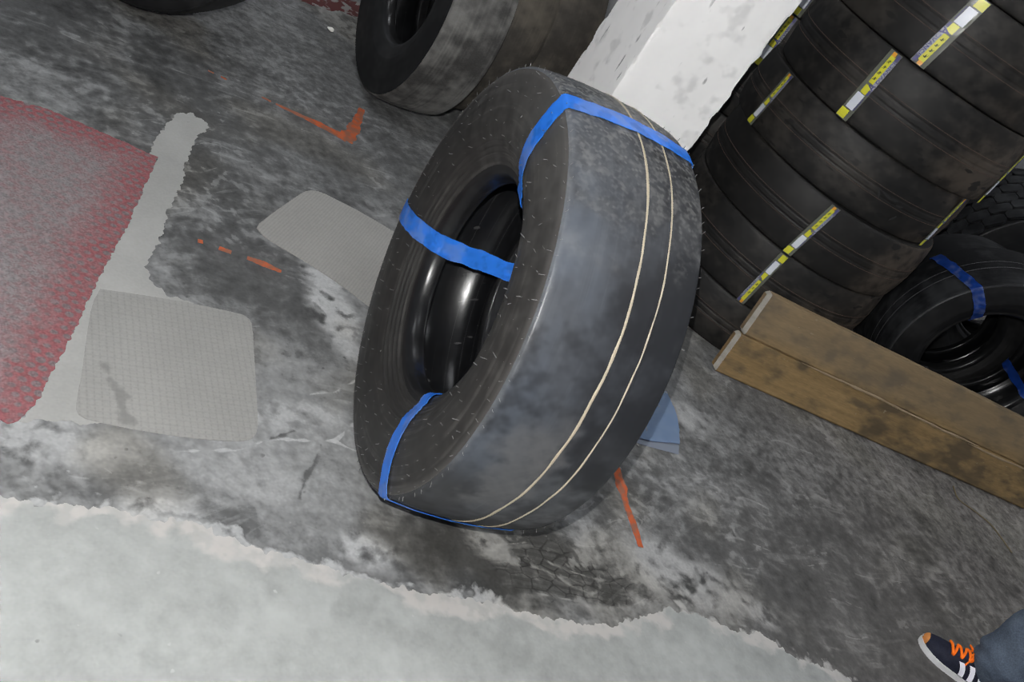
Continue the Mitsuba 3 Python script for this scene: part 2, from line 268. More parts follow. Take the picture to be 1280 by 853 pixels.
for lx in (-2.7, 0., 2.7):
    for ly in (1.0, 4.0): lamp(lx, ly)
def pillar_color(p, n, uv):
    u = p.x * .855 + p.y * .52; v = p.y * .855 - p.x * .52
    w = fbm(u * 14 + v * 9, p.z * 7, v * 12, 3)
    a = .87 + .07 * (w - .5)
    s = fbm(u * 46, p.z * 13 + u * 6, v * 46, 3)
    a = lerp(a, .28, .8 * smoothstep(.67, .76, s) * smoothstep(.45, .62, fbm(u * 7, p.z * 7, v * 7, 2)))
    a = lerp(a, .55, .5 * smoothstep(.55, .75, fbm(u * 20, p.z * 20, v * 20 + 3, 3)))
    return mi.Color3f(a) * mi.Color3f(1., .995, .975)
bsdf('pillar_paint', mikit.proc(pillar_color), .55, .4)
def pillar():
    a = .36; n, m = 30, 400
    half = a / 2; prof = []
    for k in range(4):
        c0 = np.array([(-1, -1), (1, -1), (1, 1), (-1, 1)][k]) * half; c1 = np.array([(1, -1), (1, 1), (-1, 1), (-1, -1)][k]) * half
        prof += [c0 + (c1 - c0) * t for t in np.r_[.006, .02, np.linspace(.04, .96, n - 4), .98, .994]]
    prof = np.array(prof); z = np.linspace(0, 5.2, m); N = len(prof)
    v = np.concatenate([np.broadcast_to(prof, (m, N, 2)), np.broadcast_to(z[:, None, None], (m, N, 1))], -1)
    d = np.clip((half - np.abs(v[..., :2]).min(-1)) / half, 0, 1)           # 0 at the edges
    edge = np.exp(-((half - np.sort(np.abs(v[..., :2]), -1)[..., 0]) / .007) ** 2)
    chip = np.clip(meshkit.fbm(v * [16, 16, 13], 4, 3) - .47, 0, 1) * .075 * np.maximum(edge, .0) + .0010 * edge * meshkit.noise(v * 60)
    rough = .0025 * (meshkit.fbm(v * 22, 3, 8) - .5)
    v[..., :2] *= (1 - (chip + rough) / half)[..., None]
    i, j = np.meshgrid(np.arange(m - 1), np.arange(N), indexing='ij')
    q = np.stack([i * N + j, i * N + (j + 1) % N, (i + 1) * N + (j + 1) % N, (i + 1) * N + j], -1).reshape(-1, 4)
    f = np.vstack([q[:, [0, 1, 2]], q[:, [0, 2, 3]]]); k = np.arange(1, N - 1)
    f = np.vstack([f, np.stack([k * 0, k + 1, k], 1), (m - 1) * N + np.stack([k * 0, k, k + 1], 1)])
    mesh = trimesh.Trimesh(v.reshape(-1, 3), f, process=False)
    th = .547
    M = np.array([-.203, 2.993]); e1 = np.array([math.cos(th), math.sin(th)]); e2 = np.array([-math.sin(th), math.cos(th)])
    c = M + (e1 + e2) * half
    R4 = np.eye(4); R4[:2, 0], R4[:2, 1], R4[:2, 3] = e1, e2, c
    mesh.apply_transform(R4); return mesh
add('concrete_pillar', pillar(), 'pillar_paint', 22, label='square white painted concrete pillar with scuffed, chipped edges behind the taped tyre', cat='pillar', kind='structure')

# ---------------------------------------------------------------- tyres
def rubber(base, dust, k_dust, seed, brown=0.):
    def fn(p, n, uv):
        w = fbm(p.x * 5 + seed, p.y * 5, p.z * 5, 4); f = fbm(p.x * 26, p.y * 26 + seed, p.z * 26, 3)
        st = fbm(uv.x * 3 + seed, uv.y * 90, 1.5, 2)
        k = smoothstep(.42, .72, w * .65 + f * .25 + st * .15) * k_dust
        col = mix([b * .8 for b in base], [b * 1.3 for b in base], f)
        return mix(col, dust, dr.clip(k + .12 * k_dust * (noise(p.x * 240, p.y * 240, p.z * 240) - .3), 0, 1))
    return proc(fn)
def stack_rubber(p, n, uv):
    w, f = fbm(p.x * 5 + 3, p.y * 5, p.z * 5, 4), fbm(p.x * 30, p.y * 30 + 3, p.z * 30, 4)
    col = mix([.010, .0098, .0096], [.024, .0228, .0215], f)
    col = mix(col, [.058, .052, .045], .70 * smoothstep(.46, .70, w * .65 + f * .35))
    right_brown = smoothstep(.72, 1.02, p.x + .35 * (w - .5)) * (.35 + .65 * smoothstep(.35, .65, f * .5 + w * .5))  # browner towards the right-hand side of the stack
    col = mix(col, [.135, .105, .080], .62 * right_brown)
    return mix(col, [.012, .012, .012], .8 * smoothstep(.66, .74, fbm(p.x * 16 + 7, p.y * 16, p.z * 30, 3)))
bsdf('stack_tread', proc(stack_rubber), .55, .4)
bsdf('stack_sidewall', rubber((.03, .03, .03), (.09, .08, .07), .5, 8.), .55, .4)
bsdf('grey_tread', rubber((.062, .060, .058), (.27, .265, .25), .85, 5.), .55, .4)
bsdf('brown_tread', rubber((.060, .054, .047), (.17, .15, .12), .8, 11.), .6, .35)
bsdf('dark_tread', rubber((.009, .0095, .011), (.085, .09, .095), .45, 14.), .5, .4)
bsdf('dark_sidewall', rubber((.009, .009, .0095), (.04, .04, .04), .5, 17.), .5, .4)
def liner_color(p, n, uv):
    f = fbm(p.x * 20, p.y * 20, p.z * 20, 3); c = uv.y / .034
    line = 1 - smoothstep(.0, .035, dr.abs(c - dr.floor(c) - .5))
    col = mix([.005, .0053, .006], [.014, .0145, .016], f)
    col = mix(col, [.06, .06, .062], .55 * line * smoothstep(.35, .6, fbm(uv.x * 5, uv.y * 30, 2., 3)))
    return mix(col, [.09, .09, .09], .7 * smoothstep(.80, .86, fbm(p.x * 9 + p.z * 14, p.y * 60, p.z * 60 - p.x * 50, 2)))
bsdf('liner', proc(liner_color), .24, .45)
bsdf('bead_rubber', rubber((.010, .0102, .011), (.05, .05, .05), .3, 27.), .26, .5)
bsdf('groove_dust', (.07, .045, .035), .7, .3)

def tyre_profiles(R, Rs, w, Rb, wb, ridge=True, bulge=1.):
    h, hb = w / 2, wb / 2
    xs = np.linspace(-h + .005, h - .005, 25)
    tread = [(-h - .001, Rs - .006), (-h + .001, Rs - .002)] + [(x, R - (R - Rs) * (abs(x) / h) ** 2.2) for x in xs] + [(h - .001, Rs - .002), (h + .001, Rs - .006)]
    side = [(-h - .001, Rs - .006), (-h - .006 * bulge, Rs - .03), (-h - .010 * bulge, Rs - .075), (-h - .007 * bulge, Rb + (Rs - Rb) * .45), (-h + .004, Rb + (Rs - Rb) * .30)]
    side = chaikin(side, 2).tolist()
    if ridge:                                   # the fine rings moulded near the rim
        x0, x1, r0, r1 = -h + .004, -hb - .010, Rb + (Rs - Rb) * .30, Rb + .022
        for k in range(1, 25):
            t = k / 24; side.append((x0 + (x1 - x0) * t - (.0022 if k % 6 in (2, 3) else 0), r0 + (r1 - r0) * t))
    side += [(-hb - .009, Rb + .018)]
    bead = chaikin([(-hb - .009, Rb + .018), (-hb - .006, Rb + .006), (-hb, Rb), (-hb + .010, Rb - .006), (-hb + .030, Rb - .010), (-hb + .036, Rb - .006), (-hb + .038, Rb + .004)], 2)
    inner = [(-hb + .038, Rb + .004), (-hb + .030, Rb + .035), (-h + .040, Rb + .06), (-h + .030, Rb + .10), (-h + .030, Rs - .08), (-h + .055, Rs - .045), (0, R - .036)]
    inner = inner + [(-x, r) for x, r in inner[-2::-1]]
    inner = chaikin(inner, 2)
    mir = lambda p: [(-x, r) for x, r in np.asarray(p)][::-1]
    return dict(tread=tread, side=side, bead=bead, inner=inner, mir=mir)
def tyre_plies(pr, n, tm, sm, bm='bead_rubber', lm='liner'):
    mir = pr['mir']
    return [('tread', rev_ply(pr['tread'], n, tm)), ('sidewall', rev_ply(pr['side'], n, sm)), ('sidewall', rev_ply(mir(pr['side']), n, sm)),
            ('bead', rev_ply(pr['bead'], n, bm)), ('bead', rev_ply(mir(pr['bead']), n, bm)), ('inner_liner', rev_ply(pr['inner'], n, lm))]
def put(root, plies, M):
    for part, d in plies: add(f'{root}__{part}', d, None, to_world=M)
def standing(x, y, yaw, R, roll=0., dz=0.):
    return T().translate([x, y, R + dz]).rotate([0, 0, 1], math.degrees(yaw)).rotate([1, 0, 0], math.degrees(roll))

# tape: a loop around the section of a tyre, across its hole from bead to bead
def scene_tape(color, rough=.32):
    def fn(p, n, uv):
        cr = fbm(p.x * 30, p.y * 30, p.z * 30, 3); d = smoothstep(.50, .66, fbm(p.x * 22 + 5, p.y * 22, p.z * 22, 3))
        dirt = smoothstep(.50, .64, fbm(p.x * 38 + 9, p.y * 38, p.z * 38 + 2, 3))
        col = mix([c * .80 for c in color], [min(1, c * 1.18) for c in color], cr)
        return mix(mix(col, [.30, .36, .46], d * .28), [c * .45 for c in color], dirt * .35)
    return proc(fn)
bsdf('blue_tape', scene_tape((.025, .20, .80)), .30, .55)
bsdf('dark_blue_tape', scene_tape((.012, .055, .30)), .28, .55)
def tape_mesh(pr, ang, width, skew=0., off=.0018, seed=1, thick=.0012):
    mir = pr['mir']
    sec = mir(pr['side']) [::-1]; path = list(pr['tread']) + list(sec)
    far_bead = np.asarray(mir(pr['bead']))[::-1][:14]; near_bead = np.asarray(pr['bead'])[:14]
    path = [tuple(p) for p in near_bead[::-1]] + [tuple(p) for p in np.asarray(pr['side'])[::-1]] + [tuple(p) for p in pr['tread']] + [tuple(p) for p in sec] + [tuple(p) for p in far_bead]
    p = np.asarray(path, float); p = np.vstack([p, p[:1]])
    p = Polygon(p).buffer(0); p = max(getattr(p, 'geoms', [p]), key=lambda g: g.area)
    ring = np.asarray(p.buffer(.0005).simplify(.0012).buffer(off, join_style=1).exterior.coords)[:-1]
    q = resample(ring, .006, True)[:-1]; n, k = len(q), 9
    rng = np.random.default_rng(seed)
    nd = np.roll(q, -1, 0) - np.roll(q, 1, 0); nd /= np.linalg.norm(nd, axis=1, keepdims=True); nd = np.stack([nd[:, 1], -nd[:, 0]], 1)
    c = q.mean(0); nd *= np.sign(((q - c) * nd).sum(1).mean())
    s = np.linspace(-.5, .5, k)
    edge = (meshkit.fbm(np.c_[q * 30, np.full(n, seed)], 3, seed) - .5) * .010
    edge2 = (meshkit.fbm(np.c_[q * 30, np.full(n, seed + 7.)], 3, seed + 3) - .5) * .010
    V = []
    for lay in (0, 1):
        wr = (meshkit.fbm(np.c_[np.repeat(q, k, 0) * 26, np.tile(s * 3, n) + seed], 3, seed).reshape(n, k)) * .0016
        rad = q[:, None, 1] + nd[:, None, 1] * (wr + lay * thick); xx = q[:, None, 0] + nd[:, None, 0] * (wr + lay * thick)
        t = s[None] * width + np.where(s[None] < 0, edge[:, None] * -2 * s[None] * -1, edge2[:, None] * 2 * s[None])
        a = ang + t / rad + skew * q[:, None, 0]
        V.append(np.stack([xx, -np.cos(a) * rad, np.sin(a) * rad], -1))
    V = np.stack(V)                                   # lay, n, k, 3
    idx = np.arange(2 * n * k).reshape(2, n, k); nx = np.roll(idx, -1, 1); F = []
    for lay in (0, 1):
        a, b, c_, d = idx[lay][:, :-1], idx[lay][:, 1:], nx[lay][:, 1:], nx[lay][:, :-1]
        quad = np.stack([a, b, c_, d], -1).reshape(-1, 4)
        F.append(quad if lay else quad[:, ::-1])
    for e in (0, k - 1):
        quad = np.stack([idx[0][:, e], nx[0][:, e], nx[1][:, e], idx[1][:, e]], -1)
        F.append(quad if e == 0 else quad[:, ::-1])
    F = np.vstack(F)
    return trimesh.Trimesh(V.reshape(-1, 3), np.vstack([F[:, [0, 1, 2]], F[:, [0, 2, 3]]]), process=False)

# --- the taped tyre in the middle
def main_tread(p, n, uv):
    x, y, z = p.x, p.y, p.z
    w, f = fbm(x * 6, y * 6, z * 6, 4), fbm(x * 28, y * 28, z * 28, 3)
    st = fbm(uv.x * 2.5, uv.y * 110, 3., 3); s2 = fbm(uv.x * 9, uv.y * 24, 5., 3)
    h = fbm(x * 60, y * 60, z * 60, 3)
    col = mix([.046, .048, .053], [.092, .095, .102], f * .6 + h * .4)
    blue = smoothstep(.40, .62, w * .6 + s2 * .4) * (1 - smoothstep(.0, .16, uv.y - .02))
    col = mix(col, [.105, .118, .138], .6 * blue)
    col = mix(col, [.12, .125, .13], .15 * smoothstep(.5, .7, st))
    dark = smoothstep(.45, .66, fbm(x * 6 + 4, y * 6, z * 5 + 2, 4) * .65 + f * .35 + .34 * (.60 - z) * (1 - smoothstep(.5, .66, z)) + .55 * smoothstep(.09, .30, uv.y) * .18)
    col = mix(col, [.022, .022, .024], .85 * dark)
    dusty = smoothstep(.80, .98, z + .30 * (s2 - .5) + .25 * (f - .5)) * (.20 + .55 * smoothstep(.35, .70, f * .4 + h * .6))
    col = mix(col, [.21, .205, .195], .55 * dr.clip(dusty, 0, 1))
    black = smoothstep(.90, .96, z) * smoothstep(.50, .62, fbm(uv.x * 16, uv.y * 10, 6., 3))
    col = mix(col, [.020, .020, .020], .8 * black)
    pale = smoothstep(.56, .68, fbm(x * 7 + 9, y * 7, z * 7, 4)) * (1 - smoothstep(.40, .62, z))
    col = mix(col, [.17, .17, .172], .6 * pale * (.4 + .9 * h))
    edge = 1 - smoothstep(.0, .016, uv.y + .016 * (h - .5))
    col = mix(col, [.19, .19, .19], .5 * edge)
    pits = speckle(uv.x + 3, uv.y, 70, .93)
    col = col * mi.Color3f(.86, .905, .97)
    far = smoothstep(.085, .175, uv.y + .09 * (w - .5) + .05 * (s2 - .5))
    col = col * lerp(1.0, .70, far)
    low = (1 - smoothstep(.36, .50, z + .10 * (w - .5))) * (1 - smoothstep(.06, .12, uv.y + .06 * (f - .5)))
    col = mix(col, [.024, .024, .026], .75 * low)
    smear = (1 - smoothstep(.0, .08, dr.abs(z - .46) - .07 + .16 * (w - .5))) * (1 - smoothstep(.0, .05, dr.abs(uv.y - .12) - .025 + .10 * (f - .5)))
    col = mix(col, [.115, .115, .118], .75 * smear * (.5 + .8 * h))
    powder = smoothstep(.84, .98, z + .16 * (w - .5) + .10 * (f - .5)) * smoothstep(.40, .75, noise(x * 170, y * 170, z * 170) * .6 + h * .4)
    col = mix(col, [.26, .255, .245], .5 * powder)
    return mix(col, [.012, .012, .014], .8 * pits)
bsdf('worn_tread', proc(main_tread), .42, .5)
def main_side(p, n, uv):
    w, f = fbm(p.x * 6 + 3, p.y * 6, p.z * 6, 4), fbm(p.x * 30, p.y * 30, p.z * 30, 3)
    st = fbm(uv.x * 4., uv.y * 130, 3., 3)
    col = mix([.020, .0192, .0185], [.046, .044, .041], f * .6 + st * .4)
    col = mix(col, [.085, .081, .076], .55 * smoothstep(.52, .72, st * .45 + w * .35 + f * .2))
    edge = 1 - smoothstep(.0, .02, uv.y + .012 * (f - .5))
    col = mix(col, [.10, .095, .09], .7 * edge)
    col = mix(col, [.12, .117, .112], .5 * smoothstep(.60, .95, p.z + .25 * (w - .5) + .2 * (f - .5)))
    return mix(col, [.012, .012, .012], .7 * speckle(uv.x, uv.y, 60, .92))
bsdf('worn_sidewall', proc(main_side), .48, .45)
bsdf('mould_line_rubber', (.27, .235, .18), .6, .3)
bsdf('thin_line_rubber', (.04, .04, .042), .5, .4); bsdf('vent_rubber', (.12, .12, .12), .5, .4)
MR, MRs, MW, MRb, MWb = .4763, .4645, .2947, .2447, .2161
MM = standing(-.0628, 1.7829, .5285, MR)
root = thing('smooth_tyre', 'large smooth-tread tyre standing upright in the middle, wrapped with three strips of blue tape', 'tyre')
mp = tyre_profiles(MR, MRs, MW, MRb, MWb)
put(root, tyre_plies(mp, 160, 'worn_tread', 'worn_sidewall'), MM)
def line_ring(x, width, wob, seed, h=.0016):
    th = np.linspace(0, 2 * np.pi, 241)[:-1]
    xc = x + wob * (meshkit.fbm(np.c_[np.cos(th) * 3, np.sin(th) * 3, th * 0], 3, seed) - .5) * 2
    wd = width * (.6 + .8 * meshkit.noise(np.c_[np.cos(th) * 14, np.sin(th) * 14, th * 0], seed))
    r = MR - (MR - MRs) * (abs(x) / (MW / 2)) ** 2.2
    pts = np.stack([np.stack([xc + s * wd, -np.cos(th) * (r + hh), np.sin(th) * (r + hh)], -1) for s, hh in ((-.5, -.001), (-.3, h), (.3, h), (.5, -.001))], 1)
    idx = np.arange(240 * 4).reshape(240, 4); nx = np.roll(idx, -1, 0)
    q = np.stack([idx[:, :-1], idx[:, 1:], nx[:, 1:], nx[:, :-1]], -1).reshape(-1, 4)
    return (pts.reshape(-1, 3), q)
add(root + '__mould_line', line_ring(.008, .0062, .006, 3), 'mould_line_rubber', True, MM, label='thick cream moulding line around the tread')
add(root + '__mould_line', line_ring(.064, .0036, .006, 5), 'mould_line_rubber', True, MM, label='thin cream moulding line around the tread')
for a, sk, sd in ((1.53, .10, 1), (3.43, .0, 2), (5.50, .0, 3)):
    add(root + '__tape', tape_mesh(mp, a, .047, sk, seed=sd), 'blue_tape', 50, MM, label=None)
labels[root + '__tape'] = {'label': 'blue tape strip over the top of the tread'}
labels[root + '__tape_001'] = {'label': 'blue tape strip stretched across the hole'}
labels[root + '__tape_002'] = {'label': 'blue tape strip near the floor'}
def vent_hairs(pr, R):
    ms, S = [], np.asarray(pr['side']); rng = np.random.default_rng(5)
    for rr, cnt in ((.452, 70), (.43, 54), (.405, 60), (.375, 44), (.345, 40), (.315, 40)):
        xx = np.interp(rr, S[::-1, 1], S[::-1, 0])
        for k in range(cnt):
            a = 2 * np.pi * (k + rng.uniform(-.3, .3)) / cnt
            base = np.array([xx, -math.cos(a) * rr, math.sin(a) * rr]); tip = base + [-.004 * rng.uniform(.4, 1.2), 0, 0] + rng.normal(0, .0035, 3)
            ms.append(tube([base + [.002, 0, 0], tip], .0006, 4))
    for xx in (-.146, .147):
        for k in range(80):
            a = 2 * np.pi * (k + rng.uniform(-.3, .3)) / 80
            e = np.array([0, -math.cos(a), math.sin(a)])
            if e[2] < -.96: continue
            ms.append(tube([[xx, *(e[1:] * (MRs - .004))], np.array([xx, *(e[1:] * (MRs + .005))]) + rng.normal(0, .0015, 3)], .0007, 4))
    return cat_(ms)
add(root + '__vent_hair', vent_hairs(mp, MR), 'vent_rubber', False, MM, kind='stuff')

# --- tyres standing in a row at the back left
sp = tyre_profiles(.431, .420, .221, .221, .165, ridge=False, bulge=0.)
row_a = tyre_plies(sp, 96, 'grey_tread', 'dark_sidewall'); row_b = tyre_plies(sp, 96, 'brown_tread', 'dark_sidewall')
ax = np.array([math.cos(.704), math.sin(.704)]); pe = np.array([-ax[1], ax[0]]); c1 = np.array([-.961, 3.367])
for (da, dp, pl, lab) in ((0, 0, row_a, 'grey dusty smooth tyre standing upright, first of the row left of the pillar'), (.230, .15, row_b, 'brownish smooth tyre standing upright second in the row, half hidden behind the grey one'),
                          (.456, .20, row_b, 'brownish smooth tyre standing upright third in the row, next to the pillar')):
    t = thing('smooth_tyre', lab, 'tyre'); c = c1 + ax * da + pe * dp
    put(t, pl, standing(c[0], c[1], .704, .431, roll=-.7 * da))
t = thing('smooth_tyre', 'black tyre standing alone on bare floor, cut off by the top edge', 'tyre')
put(t, tyre_plies(tyre_profiles(.465, .452, .28, .24, .21, ridge=False), 96, 'dark_sidewall', 'dark_sidewall'), standing(-1.735, 2.81, 1.574, .465))

# --- the taped tyre behind the plank
RM = standing(1.500, 3.785, 1.87, .402)
t = thing('smooth_tyre', 'black tyre with blue tape standing upright behind the wooden plank', 'tyre')
rp = tyre_profiles(.402, .392, .277, .240, .213, ridge=False)
put(t, tyre_plies(rp, 112, 'dark_tread', 'dark_sidewall'), RM)
def thin_ring(pr_R, x, w, seed):
    return rev_ply([(x - w, pr_R - .001), (x - w * .4, pr_R + .0012), (x + w * .4, pr_R + .0012), (x + w, pr_R - .001)], 112, 'thin_line_rubber')
add(t + '__mould_line', thin_ring(.4018, -.03, .003, 1), None, to_world=RM); add(t + '__mould_line', thin_ring(.4018, .012, .002, 1), None, to_world=RM)
add(t + '__tape', tape_mesh(rp, 2.52, .042, .6, seed=11), 'dark_blue_tape', 50, RM, label='dark blue glossy tape strip over the top')
add(t + '__tape', tape_mesh(rp, -.02, .036, 0, seed=12), 'dark_blue_tape', 50, RM, label='dark blue tape strip across the hole')

# --- a treaded tyre behind it
t = thing('smooth_tyre', 'dark tyre squeezed between the taped black tyre and the lugged tyre', 'tyre')
put(t, tyre_plies(tyre_profiles(.365, .355, .20, .21, .15, ridge=False, bulge=.3), 96, 'dark_tread', 'dark_sidewall'), standing(1.500 - .296 * .27, 3.785 + .955 * .27, 1.87, .365))
t = thing('lugged_tyre', 'large tyre with wavy tread blocks in the dark beside the tall stack', 'tyre')
LM = standing(1.71, 4.57, 1.79, .5)
lp = tyre_profiles(.49, .480, .50, .25, .24, ridge=False)
put(t, tyre_plies(lp, 96, 'dark_sidewall', 'dark_sidewall'), LM)
def block(j, R):
    out = []
    w = .017
    for s in np.linspace(0, 2 * np.pi, 24, endpoint=False):
        c, d = math.cos(s), math.sin(s); r = 1 / max(abs(c), abs(d)); r = min(r, 1.18)
        out.append((.043 * r * c, .036 * r * d + .006 * math.sin(3.1 * r * c)))
    m = extrude(Polygon(out).buffer(-.002).buffer(.002).simplify(.0012), .012); return m
def bend_x(m, R, a0, x0):
    """A flat piece laid on the tread: x along the circumference, y along the axle, z outwards."""
    m = m.copy(); v = np.array(m.vertices); a = a0 + v[:, 0] / R; r = R - .003 + v[:, 2]
    m.vertices = np.stack([x0 + v[:, 1], -np.cos(a) * r, np.sin(a) * r], 1); return m
for row, x0 in enumerate((-.202, -.121, -.040, .040, .121, .202)):
    d = ply(bend_x(block(row, .49), .487, 0, x0), 'dark_tread', False)
    for k in range(34):
        add(t + '__tread_block', d, None, to_world=LM.rotate([1, 0, 0], -(k + .5 * (row % 2)) * 360 / 34))

# --- stacks of lying tyres
bsdf('sticker_film', (.10, .105, .085), .18, .6); bsdf('sticker_yellow', (.52, .50, .035), .3, .5); bsdf('sticker_white', (.55, .57, .62), .25, .6)
bsdf('sticker_pale', (.26, .265, .30), .3, .5); bsdf('sticker_violet', (.065, .06, .17), .35, .5); bsdf('sticker_black', (.02, .02, .02), .4, .4); bsdf('sticker_orange', (.62, .27, .03), .3, .5)
RS = .449
def lying(x, y, z0, h, hs): return T().translate([x, y, z0 + h / 2]).rotate([0, 1, 0], -90).scale([h / hs, 1, 1])
kp = tyre_profiles(RS, RS - .011, .232, .225, .18, ridge=False, bulge=-.3)
kt = np.asarray(kp['tread']).copy()
xs = np.linspace(kt[3, 0], -kt[3, 0], 60)
tr = [tuple(p) for p in kt[:3]] + [(x, RS - .011 * (abs(x) / .116) ** 2.2 - .0022 * sum(math.exp(-((x - g) / .0022) ** 2) for g in (-.012, .012))) for x in xs] + [tuple(p) for p in kt[-3:]]
kp['tread'] = tr
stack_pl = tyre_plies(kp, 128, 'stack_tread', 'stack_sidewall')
stack_pl.append(('mould_line', rev_ply([(.0205, RS - .0025), (.0212, RS + .0004), (.0226, RS + .0004), (.0233, RS - .0025)], 128, 'groove_dust')))
stack_pl.append(('mould_line', rev_ply([(-.0233, RS - .0025), (-.0226, RS + .0004), (-.0212, RS + .0004), (-.0205, RS - .0025)], 128, 'groove_dust')))
def wrap(m, R, theta, zc):
    """Bends a flat piece (x sideways, y up, z out) round a tyre lying about the z axis."""
    m = m.copy(); v = np.array(m.vertices); a = theta + v[:, 0] / R; r = R + v[:, 2]
    m.vertices = np.stack([np.cos(a) * r, np.sin(a) * r, zc + v[:, 1]], 1); return m
def slab(x0, x1, y0, y1, z0, t=.0006, tilt=0.):
    n = 7
    m = trimesh.creation.box([x1 - x0, y1 - y0, t]); m = m.subdivide() if abs(x1 - x0) > .01 else m
    return move(m, [(x0 + x1) / 2, (y0 + y1) / 2, z0 + t / 2])
LETTERS = None
def upward_text(s, h):
    m = meshkit.text_mesh(s, h, .0005, bold=True); v = np.array(m.vertices); m.vertices = np.stack([-v[:, 1], v[:, 0], v[:, 2]], 1); return m   # reads upwards
def sticker(host, cx, cy, z0, h, theta, width, slant, variant, seed):
    """The narrow printed label stuck along the tread from edge to edge."""
    rng = np.random.default_rng(seed); L, W = h - .006, width; P = lambda m: wrap(shear(m), RS + .0006, theta, z0 + h / 2)
    def shear(m):
        m = m.copy(); v = np.array(m.vertices); v[:, 0] += slant * v[:, 1]; v[:, 2] += .0004 + .0015 * meshkit.noise(np.c_[v[:, :2] * 45, v[:, 0] * 0], seed); m.vertices = v; return m
    def piece(name, ms, mat): return add(f'{host}__sticker{SN}__{name}', cat_([P(m) for m in ms]), mat, to_world=T().translate([cx, cy, 0]))
    k, SN = f'{host}__sticker', ''
    i = 0
    while f'{host}__sticker{SN}' in scene: i += 1; SN = f'_{i:03d}'
    film = trimesh.creation.box([W, L, .0006]).subdivide().subdivide().subdivide()
    add(f'{host}__sticker{SN}', P(film), 'sticker_film', to_world=T().translate([cx, cy, 0]), label='narrow printed sticker with yellow, white and violet blocks')
    z = .0012; hb = L / 2; s = 1 if variant % 2 == 0 else -1          # some were stuck on the other way up
    Y = lambda a, b: (min(s * a, s * b), max(s * a, s * b))
    X = lambda a, b: (min(s * a, s * b) * W, max(s * a, s * b) * W)
    for b in ((-.20, .20, .08, .88), (-.20, .28, -.22, .02), (-.48, .18, -.98, -.74)): piece('yellow_band', [slab(*X(*b[:2]), *Y(hb * b[2], hb * b[3]), z)], 'sticker_yellow')
    piece('white_block', [slab(*X(-.32, .30), *Y(-hb * .70, -hb * .24), z + .0004)], 'sticker_white')
    piece('pale_band', [slab(*X(.20, .49), *Y(-hb * .06, hb * .80), z - .0003)], 'sticker_pale')
    piece('orange_tip', [slab(*X(-.20, .10), *Y(hb * .88, hb * .985), z)], 'sticker_orange')
    for b in ((.22, .46, .82, .97), (.30, .46, -.20, -.08), (.34, .40, -.68, -.30)): piece('violet_block', [slab(*X(*b[:2]), *Y(hb * b[2], hb * b[3]), z + .0002)], 'sticker_violet')
    txt = upward_text('DVANCE', W * .22); v = np.array(txt.vertices); v[:, 1] *= hb * .70 / max(v[:, 1].max(), 1e-6) ; v[:, 1] += hb * .14; v[:, 0] += W * .46; v[:, 2] += z + .0003
    big = upward_text('A', W * .46); b = np.array(big.vertices); b[:, 1] += -hb * .06; b[:, 0] += W * .47; b[:, 2] += z + .0003
    for m_, vv in ((txt, v), (big, b)):
        if s < 0: vv[:, :2] *= -1
        m_.vertices = vv
    glyph = []
    for g in range(4):
        y = hb * (.18 + .17 * g)
        for q in range(3): glyph.append(slab(*X(-.13 + .03 * q, -.09 + .10 * q), *sorted((s * (y + hb * .028 * q), s * (y + hb * .028 * q + hb * .016))), z + .0005))
        glyph.append(slab(*X(-.02, .03), *sorted((s * y, s * (y + hb * .085))), z + .0005))
    piece('print', [txt, big], 'sticker_violet'); piece('black_print', glyph, 'sticker_black')
cx, cy = .599, 3.684; nx, ny = math.cos(-.5), math.sin(-.5)
bounds = [0, .205, .450, .685, .907, 1.166, 1.420, 1.671]
shift = [.0, .006, .010, -.018, .008, .004, .0]
names = ['bottom tyre of the tall stack beside the pillar, resting on the floor behind the plank', 'second tyre from the floor in the tall stack, its sticker ending just above the plank', 'third tyre from the floor in the tall stack, its sticker meeting the one below',
         'fourth tyre from the floor in the tall stack, with small dark cuts in its tread', 'fifth tyre from the floor in the tall stack, one sticker across its middle', 'sixth tyre from the floor in the tall stack, with the widest sticker', 'topmost visible tyre of the tall stack, in the upper right corner']
stick = {1: [(-1.62, .032, .04, 1, 1)], 2: [(-1.592, .034, .10, 0, 2)], 3: [(-2.49, .034, .08, 0, 3), (-.575, .030, 0, 0, 6)], 4: [(-1.96, .044, .02, 0, 4), (-.47, .030, 0, 0, 7)], 5: [(-1.765, .052, .10, 3, 5)]}
for k in range(7):
    z0, h = bounds[k] + (.0 if k == 0 else .0015), bounds[k + 1] - bounds[k] - (0 if k == 0 else .0015)
    x, y = cx + nx * shift[k], cy + ny * shift[k]
    t = thing('stacked_tyre', names[k], 'tyre', 'tyres of the tall stack')
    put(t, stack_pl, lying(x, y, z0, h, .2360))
    for th, w, sl, var, sd in stick.get(k, []): sticker(t, x, y, z0, h, th, w, sl, var, sd)
    if k == 3:
        cuts = [((-1.27, .80), .05, .2), ((-1.20, .80), .034, -.1), ((-1.13, .79), .03, -.15), ((-1.10, .745), .03, -1.0), ((-1.33, .79), .03, .9)]
        ms = []
        for (a, zz), L, an in cuts:
            e = affinity.rotate(affinity.scale(shapely.Point(0, 0).buffer(1, 8), L / 2, .004), math.degrees(-an))
            ms.append(wrap(extrude(e, .0006), RS + .0003, a, zz))
        add(t + '__tread_cut', cat_(ms), 'sticker_black', to_world=T().translate([x, y, 0]))
back_names = ['bottom', 'second', 'third', 'fourth', 'fifth', 'sixth', 'top']
